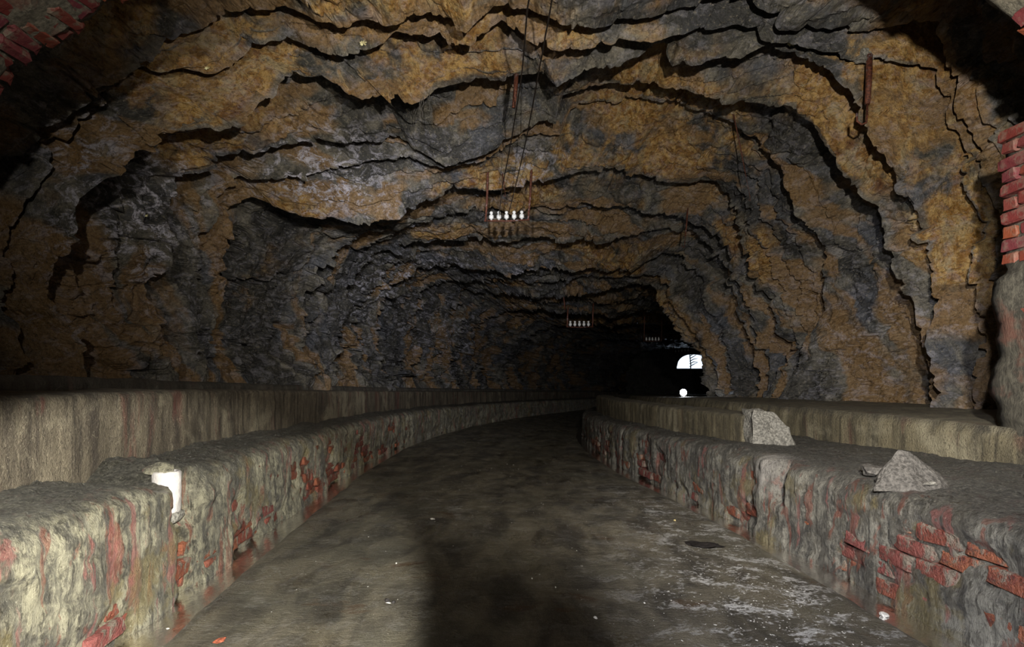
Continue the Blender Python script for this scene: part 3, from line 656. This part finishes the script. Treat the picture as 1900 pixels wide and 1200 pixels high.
def vgrid(extra):
    P = np.zeros((len(ysn)+0, len(ts), 3))
    for j, t in enumerate(ts):
        x, z = vault_xz(t); n = math.hypot(x, z-1.2); e = vault_end(x)-.035
        yv = np.where(ysn > 1.5, 1.5+(ysn-1.5)/1.5*(e-1.5), ysn)
        P[:, j, 0] = x+x/n*extra; P[:, j, 1] = yv; P[:, j, 2] = z+(z-1.2)/n*extra
    return P
Pi = vgrid(.0); nse = .022*fbm(Pi*7, 70, 4)+.012*fbm(Pi*25, 71, 2)
for j in range(len(ts)):
    x, z = vault_xz(ts[j]); n = math.hypot(x, z-1.2); Pi[:, j, 0] += x/n*nse[:, j]; Pi[:, j, 2] += (z-1.2)/n*nse[:, j]
Pi[-1, :, 1] += .03*fbm(Pi[-1]*9, 72, 3)
Po = vgrid(.24); Po[-1] = Po[-1]
Pv = np.concatenate([Pi, Po[::-1]])
link('mortar_bed', grid_mesh('mortar_bed', Pv, MORTAR, True, flip=True), lining)
VB = brick_variants(.222, .068, .10, 10, 1200, .014, VBRICK)
rnd = random.Random(31)
smax = AS[-1]; row = 0; s = .03
while s < smax:
    t = float(np.interp(s, AS, AT)); x, z = vault_xz(t); t2 = float(np.interp(s+.01, AS, AT)); x2, z2 = vault_xz(t2)
    e = float(vault_end(x)); vis = (x < -1.55) or (x > 1.9)
    if vis:
        tan = Vector((x2-x, 0, z2-z)).normalized(); out = Vector((x, 0, z-1.2)).normalized(); out = (out-tan*out.dot(tan)).normalized()
        y = e-.115-rnd.uniform(-.03, .06)
        while y > 2.0:
            if rnd.random() > .10:
                o = link('brick', rnd.choice(VB), lining)
                pos = Vector((x, y, z))+out*(.046+rnd.uniform(-.010, .014))
                m = Matrix((Vector((0, 1, 0)), tan, out)).transposed()
                o.matrix_world = Matrix.Translation(pos) @ m.to_4x4() @ Matrix.Rotation(rnd.uniform(-.06, .06), 4, 'Z') @ Matrix.Rotation(rnd.uniform(-.07, .07), 4, 'X')
            y -= .245
    s += .083; row += 1
pier = empty('brick_pier', kind='structure', label='red brick pier with its lower part under grey render')
PX = 2.82
bm = bmesh.new()
ysp = np.linspace(-5.2, 3.40, 90); zsp = np.linspace(.2, 2.42, 110)
Yp, Zp = np.meshgrid(ysp, zsp)
topcut = 2.42
Xp = PX+.012+.02*fbm(np.stack([Yp*0, Yp*6, Zp*6], -1), 80, 4)
lowr = np.clip((1.62-Zp)/.05+fbm(np.stack([Yp*0, Yp*4, Zp*4], -1), 83, 3)*1.5, 0, 1)
Xp = Xp-.045*lowr-.025*lowr*fbm(np.stack([Yp*0, Yp*9, Zp*3], -1), 84, 3)
Yend = 3.40-.035*fbm(np.stack([Zp*0, Zp*0+2, Zp*5], -1), 85, 4)+np.interp(Zp, [.2, 1.0, 1.55, 1.62, 1.70, 2.42], [.035, .035, 0, -.07, .02, .02])
Yp2 = -5.2+(Yp+5.2)/(8.6)*(Yend+5.2)
Pp = np.stack([Xp, Yp2, Zp], -1)
back = np.stack([Xp[:, ::-1]*0+PX+.75, Yp2[:, ::-1], Zp], -1)
link('render_coat', grid_mesh('render_coat', np.concatenate([Pp, back], 1), RENDER, True, flip=True), pier)
PB = brick_variants(.222, .10, .064, 8, 1400, .008); PH = brick_variants(.105, .10, .064, 8, 1450, .008)
z = 2.40; c = 0
while z > .75:
    hidden = z < 1.66
    y = 3.43+rnd.uniform(-.02, .02)
    header = c % 2
    while y > 2.75:
        L = .108 if header else .222
        if z > 2.28 and y > 3.43-(z-2.28)*1.1+.02 and False: pass
        show = (not hidden) or rnd.random() < .22
        if show:
            o = link('brick', rnd.choice(PH if header else PB), pier)
            o.location = (PX+.042+(rnd.uniform(-.008, .012) if not hidden else -.012+rnd.uniform(-.01, .02)), y-L/2, z+rnd.uniform(-.004, .004))
            o.rotation_euler = (rnd.uniform(-.04, .04)+.02, rnd.uniform(-.04, .04), PI/2+rnd.uniform(-.05, .05))
        y -= L+.014
    z -= .079; c += 1

# ------------------------------------------------------------------ white pipe in the kerb
px_, py_, pz_ = at(322, 955, 2.83)
x_, y_ = side_pt(PIPE_Y-.02, -(HALF+.085))
pp = empty('drain_pipe', (float(x_), float(y_), .375), label='white drain pipe stub standing in a notch of the brick kerb', cat='pipe')
bm = bmesh.new(); lathe_into(bm, [(.055, 0), (.062, .01), (.062, .19), (.055, .198), (.046, .198), (.046, .12)], n=28)
link('pipe_body', bm_mesh('pipe_body', bm, PIPE, True), pp)
bm = bmesh.new(); lathe_into(bm, [(.05, -.045), (.066, -.035), (.074, -.015), (.070, .004), (.05, .006)], n=28)
for v in bm.verts: v.co *= 1+.10*vn(np.array([v.co[:]])*30, 3)[0]
link('collar', bm_mesh('collar', bm, STONE, True), pp, label='crusted stone collar')

me = rock_mesh('crust_cap', KERB, (.17, .17, .07), 66, 4, .5, .2); o = link('crust_cap', me, pp, label='lime crust capping the pipe'); o.location = (-.02, .0, .205)
# ------------------------------------------------------------------ loose stones
def stone(name, label, cat, px, py, d, size, mat, seed, rz=0, sub=3, rough=.35, group=None, z=None, fa=.25):
    x, y, zz = at(px, py, d)
    me = rock_mesh(name, mat, size, seed, sub, rough, fa)
    zmin = min(v.co.z for v in me.vertices)
    o = link(name, me, None, label=label, cat=cat, group=group)
    o.location = (x, y, (zz if z is None else z)-zmin*.85); o.rotation_euler = (0, 0, rz)
    return o
# broken block at the end of the right low wall
def chunk(name, verts, mat, label, cat, loc, sub=4, amp=.02, seed=1):
    bm = bmesh.new(); vs_ = [bm.verts.new(v) for v in verts]
    bmesh.ops.convex_hull(bm, input=vs_); bmesh.ops.triangulate(bm, faces=bm.faces[:])
    bmesh.ops.subdivide_edges(bm, edges=bm.edges[:], cuts=sub, use_grid_fill=True)
    bm.normal_update(); co = np.array([v.co[:] for v in bm.verts])
    dn = amp*(fbm(co*9+seed, seed, 4)); f_, _ = facet(co*7+seed, seed+9, .8); dn = dn+amp*.8*f_
    for v, k in zip(list(bm.verts), dn): v.co = v.co+v.normal*float(k)
    o = link(name, bm_mesh(name, bm, mat), None, label=label, cat=cat); o.location = loc
    return o
cx, cy, cz = at(1398, 826, 4.62)
chunk('broken_block', [(0, 0, -.02), (.01, 0, .25), (.17, .02, .24), (.34, .0, -.02), (.25, -.02, .12), (.02, .25, -.02), (.02, .25, .25), (.18, .25, .24), (.32, .25, -.02), (.10, -.08, -.02), (.30, -.05, -.02)],
      STONE, 'jagged pale stone block at the broken end of the low wall', 'stone', (cx, cy, .51), 5, .018, 3)
hx, hy, hz_ = at(1690, 905, 2.78)
chunk('stone_heap', [(-.17, 0, -.03), (.16, -.05, -.03), (.20, .12, -.03), (-.05, .20, -.03), (-.02, .06, .155), (.03, .05, .15), (-.13, .05, .03), (.10, .03, .06), (-.02, -.10, -.03), (.22, .0, -.02)],
      GREYROCK, 'pointed grey stone with pale edges sitting on the wide kerb top', 'stone', (hx, hy, .515), 5, .012, 7)
stone('stone', 'lumpy dark stone leaning on the left flank of the pointed grey stone', 'stone', 1622, 873, 3.02, (.16, .12, .075), GREYROCK, 5, z=.515)
stone('stone', 'small pale stone at the foot of the pointed grey stone, toward the road', 'stone', 1728, 903, 2.72, (.07, .05, .025), STONE, 6, z=.518)
def on_road(px, py):
    d = FPX*EYE/(py-HY)
    for _ in range(4):
        x = (px-HX)/FPX*d; z = floor_z(x, d); d = FPX*(EYE-z)/(py-HY)
    return (px-HX)/FPX*d, d, floor_z((px-HX)/FPX*d, d)
PEB = [
 (1640,1146,(.05,.04,.035),WHITE_CRUST,'large white crusty lump at the water edge below the red bricks'),
 (1556,1060,(.028,.022,.014),YELLOW,'rounded yellow pebble lying against the brick kerb'),
 (1570,1069,(.034,.026,.012),REDSTONE,'flat reddish pebble lying beside the yellow pebble'),
 (1766,1188,(.07,.05,.022),REDSTONE,'flat red brick scrap in the water strip at the picture\'s lower edge'),
 (1651,1113,(.08,.03,.010),WHITE_CRUST,'long thin white crust flake floating by the brick kerb'),
 (1690,1135,(.05,.025,.010),WHITE_CRUST,'small white crust flake below a deep red brick'),
 (1252,966,(.022,.018,.016),YELLOW,'single pale yellow pebble on the open road beside the white streaks'),
 (803,964,(.05,.03,.014),WHITE_CRUST,'white flat pebble at the far corner of the bright patch of road'),
 (1031,1091,(.012,.012,.011),WHITE_CRUST,'small round white pebble alone on the dark middle of the road'),
 (987,1074,(.010,.010,.009),WHITE_CRUST,'tiny white pebble just beyond the small round white one'),
 (1079,1093+20,(.012,.010,.006),STONE,'tiny grey chip on the dark middle of the road'),
 (1079,1050,(.022,.018,.007),STONE,'flat grey chip lying on the road near the centre line'),
 (312,1172,(.05,.035,.02),WHITE_CRUST,'white stone at the water edge under the kerb with the white pipe'),
 (407,1189,(.07,.05,.012),REDSTONE,'thin orange brick flake on the road near the water edge'),
 (540,956,(.03,.025,.012),YELLOW,'pale flat pebble in the water strip past the white pipe'),
 (1188,876,(.09,.06,.05),DARK,'dark lump in the water at the foot of the kerb, far along'),
 (1344,952,(.05,.04,.03),DARK,'dark lump in the water beside an orange brick'),
 (1280,924,(.06,.04,.03),REDSTONE,'orange brick chip at the foot of the kerb'),
 (1218,881,(.06,.05,.03),REDSTONE,'orange brick chip in the water, farther than the other chip'),
 (1360,975,(.06,.03,.012),WHITE_CRUST,'white flake at the waterline below a dark lump'),
 (1320,945+15,(.025,.02,.01),WHITE_CRUST,'small white chip on the road edge by an orange brick'),
 (735,1046,(.014,.012,.010),WHITE_CRUST,'white grit grain on the bright patch of road'),
 (1198,1090,(.016,.014,.007),STONE,'small grey flat chip on the road, right part of the dark stretch'),
 (1196,1119,(.012,.010,.008),WHITE_CRUST,'small white chip before the flat grey chip on the dark stretch'),
 (1105,1148,(.020,.008,.014),WHITE_CRUST,'upright white splinter on the dark stretch of road'),
]
for k, (px, py, sz, mt, lab) in enumerate(PEB):
    x, y, z = on_road(px, py)
    me = rock_mesh('pebble', mt, sz, 40+k, 2, .4, .3)
    zm = min(v.co.z for v in me.vertices)
    o = link('pebble', me, None, label=lab, cat='pebble'); o.location = (x, y, max(z, float(ground(y))-.03)-zm*.9); o.rotation_euler = (0, 0, k*1.3)
# white crust crumbs scattered near the lower right water edge: nobody could count them
bm = bmesh.new(); rnd = random.Random(5)
for k in range(650):
    u = rnd.random()
    if u < .6: x, y = rnd.gauss(1.18, .22), rnd.gauss(2.55, .35)
    else: x, y = rnd.uniform(-1.3, 1.4), rnd.uniform(2.2, 8)
    cxr = float(road(y)[0])
    if abs(x-cxr) > HALF-.30 or y < 1.9: continue
    r = rnd.uniform(.0008, .0030)*(1 if u < .6 else .6+.08*y)
    m = Matrix.Translation((x, y, floor_z(x, y)+r*.3)) @ Matrix.Rotation(rnd.uniform(0, 6), 4, 'Z') @ Matrix.Diagonal((r*rnd.uniform(.8, 3), r, r*.5, 1))
    bmesh.ops.create_icosphere(bm, subdivisions=1, radius=1, matrix=m)
link('crust_crumbs', bm_mesh('crust_crumbs', bm, WHITE_CRUST), label='scattered white crumbs of salt crust on the wet road', cat='crumbs', kind='stuff')
# dark two-piece scrap on the bright side of the road
x, y, z = on_road(722, 1118)
sc_ = empty('dark_scrap', (x, y, z), label='small black torn scrap lying on the bright side of the road', cat='scrap')
for k, (dx, dy, s) in enumerate(((-.012, .012, .030), (.020, -.006, .024))):
    me = rock_mesh('flap', DARK, (s, s*.8, s*.75), 80+k, 2, .6, .5); o = link('flap', me, sc_); o.location = (dx, dy, s*.28); o.rotation_euler = (.5*k, .4, k)
me = rock_mesh('pale_rim', WHITE_CRUST, (.03, .010, .008), 85, 2, .4, .3); o = link('pale_rim', me, sc_, label='pale torn rim'); o.location = (.0, -.010, .004)
x, y, z = on_road(1300, 1010)
me = rock_mesh('dark_clod', DARK, (.26, .16, .022), 91, 3, .6, .3); o = link('dark_clod', me, label='flat black clod on the road near the cracked kerb corner', cat='clod'); o.location = (x, y, z+.006); o.rotation_euler = (0, 0, -.6)
# little grey cup standing in the far left water
x, y, z = on_road(713, 832)
cp = empty('plastic_cup', (x, y, z), label='small grey upturned cup standing in the water strip, far along the road', cat='cup')
bm = bmesh.new(); lathe_into(bm, [(.052, 0), (.058, .004), (.054, .07), (.05, .085), (.02, .088)], n=20); link('cup_body', bm_mesh('cup_body', bm, GREYPL, True), cp)
bm = bmesh.new(); lathe_into(bm, [(.058, .058), (.064, .062), (.064, .07), (.055, .074)], n=20); link('rim', bm_mesh('rim', bm, DARK, True), cp, label='dark rim')

# ------------------------------------------------------------------ ironwork hanging from the roof
def rod(name, pts, r, parent, mat=RUST, n=8, **k):
    bm = bmesh.new(); tube_into(bm, pts, r, n); return link(name, bm_mesh(name, bm, mat, True), parent, **k)
def insulator_mesh():
    bm = bmesh.new()
    lathe_into(bm, [(.006, -.02), (.022, .0), (.033, .006), (.034, .03), (.030, .050), (.014, .062), (.013, .068), (.022, .072), (.024, .085), (.020, .100), (.008, .104)], n=16)
    return bm_mesh('insulator', bm, PORC, True)
INS = insulator_mesh()
def bracket(pts, d, s, label, up=0.6):
    """pts: left-rod top, left-rod bottom, right-rod top, right-rod bottom pixel places"""
    d = min(rock_d(pts[0][0], pts[0][1], d), rock_d(pts[2][0], pts[2][1], d)) if d < 10 else d
    L0, L1, R0, R1 = [Vector(at(*p, d)) for p in pts]
    base = (L1+R1)/2
    t = empty('insulator_bracket', base, label=label, cat='bracket', group='insulator brackets under the roof')
    for a, b in ((L0, L1), (R0, R1)):
        p = [a-base+(a-b)*up, a-base, (a+b)/2-base+Vector((.006*s, 0, 0)), b-base]
        rod('rod', p, [.014*s, .017*s, .016*s, .014*s], t)
    rod('crossbar', [L1-base+Vector((-.02*s, 0, .012)), Vector((0, 0, .0)), R1-base+Vector((.02*s, 0, .012))], .011*s, t, n=6)
    for k in range(5):
        f = (k+.75)/5.6
        p = (L1-base)*(1-f)+(R1-base)*f
        o = link('insulator', INS, t); o.location = p+Vector((0, 0, .035*s)); o.scale = (s, s, s)
        rod('pin', [p, p+Vector((0, 0, .03*s))], .006*s, o.parent, n=6)
    return t
bracket([(905,322),(901,411),(986,318),(980,409)], 7.6, .95, 'rusty bracket with five white insulators, the nearest one, under the low roof edge')
bracket([(1053,588),(1052,607),(1100,585),(1099,607)], 14.6, 1.12, 'small far bracket with five white insulators before the dark tunnel bend', 1.0)
bracket([(1196,560),(1195,633),(1228,590),(1227,633)], 19.5, .95, 'faint bracket with five insulators, deep in the dark bend', .6)
bracket([(1250,640),(1249,655),(1283,638),(1282,652)], 34, 1.3, 'faintest bracket with tiny insulators, just above the daylight opening', .8)
def hook_rod(px0, py0, px1, py1, d0, d1, r, label, hook=True, collar=False, up=.12):
    dd = rock_d(px0, py0, d0); d1 = d1+dd-d0; d0 = dd
    if dd < d1-.6: d1 = dd
    a, b = Vector(at(px0, py0, d0)), Vector(at(px1, py1, d1))
    t = empty('hook_rod', a, label=label, cat='iron rod')
    v = b-a; body = Vector((0, up, .04))
    m = v*.72 if hook else v
    rod('shaft', [body, v*0, m*.5+Vector((.004, 0, 0)), m], [r, r, r*.95, r*.8], t)
    if hook:
        pts = [m-v*.02, v*.92, v+Vector((-.2*r, 0, 0)), v+Vector((-1.6*r, 0, -.5*r)), v+Vector((-3*r, 0, .6*r)), v+Vector((-3.1*r, 0, 3*r))]
        rod('hook', pts, r*.34, t, n=6)
    if collar:
        me = rock_mesh('mortar_plug', STONE, (.24, .12, .13), 77, 4, .7, .5); o = link('mortar_plug', me, t, label='rough pale mortar plug'); o.location = (-.02, .02, .0)
    return t
hook_rod(1613,104,1608,228, 4.45, 4.35, .026, 'thick rusty iron rod with a hook under a pale mortar plug', True, True)
hook_rod(1361,212,1393,372, 5.7, 5.9, .007, 'long thin leaning iron rod over the rust coloured face', True)
hook_rod(1276,385,1270,458, 7.6, 7.6, .012, 'short pale iron rod with a hook beside the low roof edge', True)
hook_rod(932,322,938,364, 7.4, 7.4, .008, 'thin grey hook between the rods of the nearest insulator bracket', True)
hook_rod(958,140,953,200, 5.9, 5.9, .022, 'dark iron rod hanging in the recess beside two wires', False)
hook_rod(1046,552,1048,574, 14.2, 14.2, .02, 'stubby iron rod above the far insulator bracket', False)
# frayed roots
t = empty('hanging_roots', at(790, 185, rock_d(790, 183, 5.9)), label='tuft of pale roots hanging under the ochre slab', cat='roots')
for k in range(5):
    rnd = random.Random(k+3); p = Vector((rnd.uniform(-.05, .05), 0, .06)); pts = [p]
    for j in range(5): p = p+Vector((rnd.uniform(-.02, .02), rnd.uniform(-.02, .02), -.05)); pts.append(p)
    rod('root', pts, [.006, .005, .004, .003, .003, .002], t, GREYROCK, 5)
# the two wires
def wire(pts, label):
    P = [Vector(at(*p)) for p in pts]; fine = []
    for i in range(len(P)-1):
        for k in range(6):
            f = k/6; q = P[i]*(1-f)+P[i+1]*f; q.z -= .01*math.sin(PI*f); fine.append(q)
    fine.append(P[-1]); base = fine[0].copy()
    bm = bmesh.new(); tube_into(bm, [p-base for p in fine], .006, 6)
    o = link('wire', bm_mesh('wire', bm, WIRE, True), label=label, cat='wire'); o.location = base
wire([(990,-60,3.6),(978,20,4.1),(970,120,4.9),(964,165,5.2),(946,275,6.6),(932,345,7.4),(926,398,7.6)], 'dark thin wire running to the bracket, the one fixed nearer its second insulator')
wire([(1035,-60,3.6),(1024,0,4.0),(1013,60,4.4),(1002,120,4.9),(978,250,6.3),(960,330,7.3),(944,394,7.6)], 'dark thin wire running to the bracket, ending at its middle insulator')
# pale glinting flakes stuck to the rock
def flake(px, py, d, s, label, seed):
    t = bmesh.new(); rnd = random.Random(seed)
    d = rock_d(px, py, d)-.03; c = Vector(at(px, py, d))
    for k in range(7):
        a = k*2*PI/7+rnd.uniform(-.3, .3); r = s*rnd.uniform(.6, 1.2)
        vs_ = [t.verts.new(p) for p in ((0, 0, rnd.uniform(-.2, .2)*s), (math.cos(a)*r, -.2*s*rnd.random(), math.sin(a)*r*.7), (math.cos(a+.7)*r*.8, .25*s, math.sin(a+.7)*r*.6), (math.cos(a+.3)*r*.3, s*.4, 0))]
        for f in ((0, 1, 2), (0, 1, 3), (1, 2, 3), (0, 2, 3)): t.faces.new([vs_[i] for i in f])
    o = link('pale_flake', bm_mesh('pale_flake', t, FLAKE), label=label, cat='flake'); o.location = c
flake(1473, 78, 4.3, .055, 'crumpled pale gold flake on the ochre slab near the thick hooked rod', 1)
flake(673, 80, 4.5, .035, 'crumpled gold flake on the grey tip of rock over the big ochre slab', 2)
flake(385, 125, 4.7, .028, 'small bright gold flake under the grey slab near the dark arch shadow', 3)
flake(272, 399, 5.0, .022, 'tiny bright flake on the left rock wall beside a pale streak', 4)
# the distant work lamp on the right ledge
lx, ly, lz = at(1268, 728, 11)
lamp = empty('work_lamp', (lx, ly, lz), label='lit white lamp standing on the far ledge below the daylight opening', cat='lamp')
bm = bmesh.new(); lathe_into(bm, [(.03, -.16), (.05, -.15), (.06, -.08), (.115, -.02), (.12, .0), (.105, .0), (.10, -.01)], n=24)
bmesh.ops.rotate(bm, verts=bm.verts[:], matrix=Matrix.Rotation(PI/2, 3, 'X'), cent=(0, 0, 0))
link('housing', bm_mesh('housing', bm, DARK, True), lamp)
bm = bmesh.new(); lathe_into(bm, [(.098, -.012), (.10, -.004), (.06, .012), (.01, .016)], n=24); bmesh.ops.rotate(bm, verts=bm.verts[:], matrix=Matrix.Rotation(PI/2, 3, 'X'), cent=(0, 0, 0))
link('lens', bm_mesh('lens', bm, LENS, True), lamp, label='glowing lens')
bm = bmesh.new(); box_into(bm, (0, .06, -.13), (.16, .14, .02)); box_into(bm, (0, .06, -.10), (.03, .03, .10)); link('stand', bm_mesh('stand', bm, DARK), lamp); lamp.scale = (.62, .62, .62)
